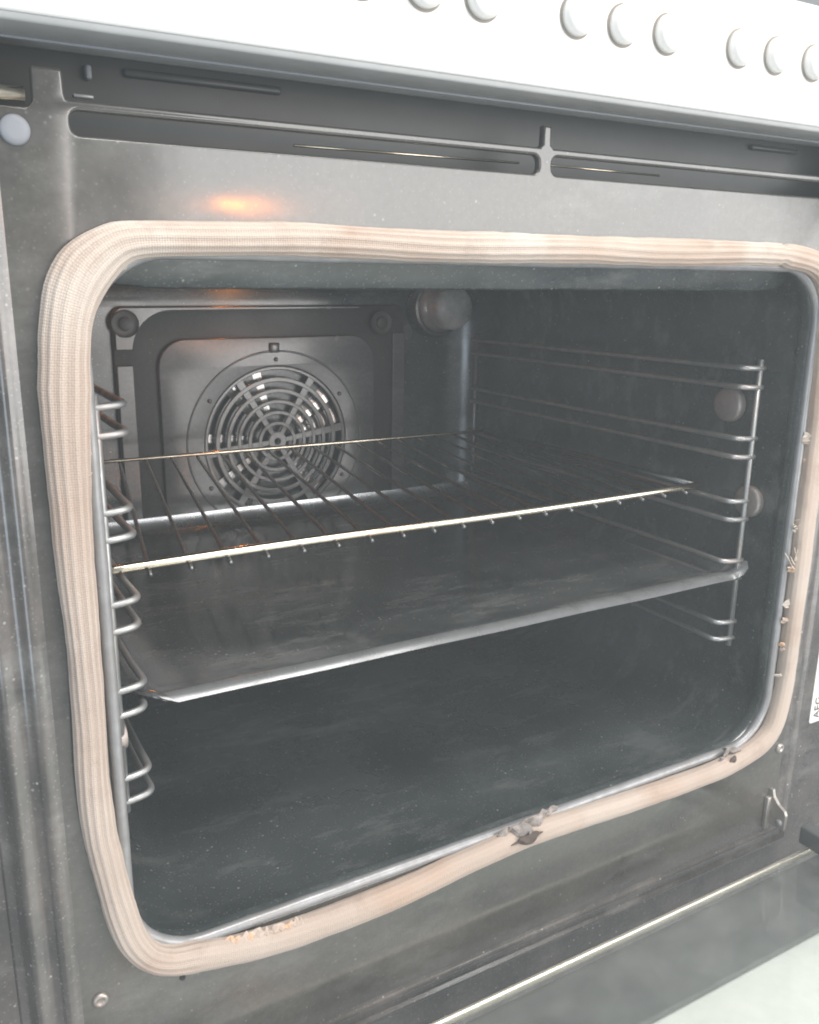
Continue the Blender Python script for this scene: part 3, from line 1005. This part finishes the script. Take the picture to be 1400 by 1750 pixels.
rput("side_rod", tube([(0.4490, 0.0640, RZ - 0.0006), (0.4500, 0.20, RZ - 0.0006), (0.4450, 0.3430, RZ - 0.0006)], 0.0022, 10), M_BAR)

# ------------------------------------------------------------------ baking tray
def build_tray():
    # outline of floor, foot of wall, crest and outer edge: same number of points
    nF = 24
    def row(L, Rr, f):
        return [f(k / nF) for k in range(nF + 1)]
    def lerp(a, b, t):
        return a + (b - a) * t
    V, F = [], []
    def front(xl, xr, yl, yr, zl, zr, wav):
        return [(lerp(xl, xr, k / nF), lerp(yl, yr, k / nF), lerp(zl, zr, k / nF) + wav * math.sin(k * 0.9)) for k in range(nF + 1)]
    # front profile rows (floor -> crest -> turned-down edge)
    rows_front = [front(0.0330, 0.4420, 0.0640, 0.0600, 0.1195, 0.1195, 0.0),
                  front(0.0325, 0.4450, 0.0540, 0.0490, 0.1215, 0.1220, 0.0001),
                  front(0.0310, 0.4520, 0.0440, 0.0385, 0.1235, 0.1248, 0.0002),
                  front(0.0310, 0.4550, 0.0380, 0.0325, 0.1248, 0.1262, 0.0002),
                  front(0.0330, 0.4560, 0.0340, 0.0285, 0.1240, 0.1252, 0.0002),
                  front(0.0372, 0.4520, 0.0310, 0.0262, 0.1212, 0.1220, 0.0002)]
    rows = []
    rear = [front(0.0380, 0.4360, 0.3660, 0.3600, 0.1315, 0.1315, 0.0),
            front(0.0365, 0.4370, 0.3620, 0.3560, 0.1318, 0.1318, 0.0),
            front(0.0340, 0.4390, 0.3585, 0.3525, 0.1205, 0.1205, 0.0),
            front(0.0335, 0.4395, 0.3545, 0.3485, 0.1192, 0.1192, 0.0)]
    midr = [front(lerp(0.0335, 0.0330, t), lerp(0.4395, 0.4420, t), lerp(0.344, 0.064, t), lerp(0.338, 0.060, t), 0.1195 - 0.0012 * math.sin(math.pi * t), 0.1195 - 0.0012 * math.sin(math.pi * t), 0.0) for t in [q / 12 for q in range(1, 12)]]
    main = rear + midr + rows_front
    for r in main:
        V += r
    nn = nF + 1
    for i in range(len(main) - 1):
        for k in range(nF):
            F.append((i * nn + k, i * nn + k + 1, (i + 1) * nn + k + 1, (i + 1) * nn + k))
    # sides: from the floor edge up and out to a flat rim
    total = len(main)
    def side(kcol, sgn, xr_front, xr_back):
        base = len(V)
        for i in range(total):
            x, y, z = main[i][kcol]
            t = (y - 0.03) / 0.335
            xo = lerp(xr_front, xr_back, max(0, min(1, t)))
            zo = max(z, 0.1300)
            k_ = total - 1 - i
            if k_ < 3:
                xo, y, zo = (((0.0285, 0.0345, 0.1238), (0.0185, 0.0385, 0.1272), (0.0125, 0.0460, 0.1298)) if sgn < 0 else
                             ((0.4600, 0.0235, 0.1250), (0.4650, 0.0235, 0.1300), (0.4660, 0.0260, 0.1345)))[k_]
            y0_ = main[i][kcol][1]
            V.append((lerp(x, xo, 0.45), lerp(y0_, y, 0.45), lerp(z, zo, 0.75 if k_ > 2 else 0.45)))
            V.append((lerp(x, xo, 0.62), lerp(y0_, y, 0.62), lerp(z, zo, 1.0 if k_ > 2 else 0.62)))
            V.append((xo, y, zo + 0.0006))
            V.append((xo + sgn * 0.0004, y, zo - (0.0022 if k_ > 2 else 0.0004)))
        for i in range(total - 1):
            a0 = i * nn + kcol; a1 = (i + 1) * nn + kcol
            b0 = base + i * 4; b1 = base + (i + 1) * 4
            for q in ((a0, a1, b1, b0), (b0, b1, b1 + 1, b0 + 1), (b0 + 1, b1 + 1, b1 + 2, b0 + 2), (b0 + 2, b1 + 2, b1 + 3, b0 + 3)):
                F.append(q)
    side(0, -1, 0.0105, 0.0150)
    side(nF, 1, 0.4660, 0.4560)
    me = mesh(V, F)
    bm = bmesh.new(); bm.from_mesh(me)
    bmesh.ops.recalc_face_normals(bm, faces=bm.faces[:])
    up = sum(f.normal.z * f.calc_area() for f in bm.faces)
    if up < 0:
        bmesh.ops.reverse_faces(bm, faces=bm.faces[:])
    # sheet thickness
    geom = bmesh.ops.solidify(bm, geom=bm.faces[:], thickness=0.0009)
    bm.to_mesh(me); bm.free()
    return me


M_TRAY = enamel("tray_enamel", (0.030, 0.034, 0.035), (0.095, 0.100, 0.099), (0.09, 0.26), 0.5, 15, 0.08, spec=1.0, smear=0.15)
M_TRAYEDGE = metal("tray_edge_pale", (0.20, 0.205, 0.21), 0.24, 70, 0.35, None, 0.35)  # paler half-metallic tone along the front edge
M_TRAYBACK = metal("tray_back_sheen", (0.66, 0.68, 0.70), 0.24, 50, 0.25)  # brighter metal on the enamel rear wall, imitating its bright reflection
tray = link("baking_tray", build_tray(), M_TRAY, None)
tag(tray, "flat dark enamel baking tray with turned-down front edge on the lower rails", "baking tray")
sharp_by_angle(tray, 60)
tray.data.materials.append(M_TRAYEDGE)
tray.data.materials.append(M_TRAYBACK)
for pf in tray.data.polygons:
    c = pf.center
    if c.y > 0.350 and c.z > 0.1200 and 0.036 < c.x < 0.440:
        pf.material_index = 2
    elif c.y < 0.0375 and c.z > 0.1205 and c.x > 0.031:
        pf.material_index = 1

# cavity glow from added point lamps hidden by the flange; bulb mirrored in frame
point("cavity_glow", (0.200, 0.393, 0.3335), 0.055, 0.003, (1.0, 0.26, 0.015))
point("cavity_glow", (0.055, 0.385, 0.3345), 0.040, 0.003, (1.0, 0.26, 0.025))
point("warm_bulb", (0.615, -1.5, 0.468), 3.2, 0.012, (1.0, 0.25, 0.010))

# ------------------------------------------------------------------ added haze volume, imitating a veil of lens flare
hz = link("haze", box(-0.30, 0.90, -0.60, 0.52, -0.30, 0.60), None, None, smooth=False)
hm = bpy.data.materials.new("lens_haze")
hm.use_nodes = True
hn = hm.node_tree
hn.nodes.remove(hn.nodes["Principled BSDF"])
pv = hn.nodes.new("ShaderNodeVolumePrincipled")
pv.inputs["Color"].default_value = (0.89, 0.96, 0.98, 1)
pv.inputs["Density"].default_value = 0.13
hn.links.new(pv.outputs[0], hn.nodes["Material Output"].inputs["Volume"])
hz.data.materials.append(hm)
hz["kind"] = "stuff"
hz["label"] = "added thin haze volume imitating lens veil over the open oven"
hz["category"] = "haze"
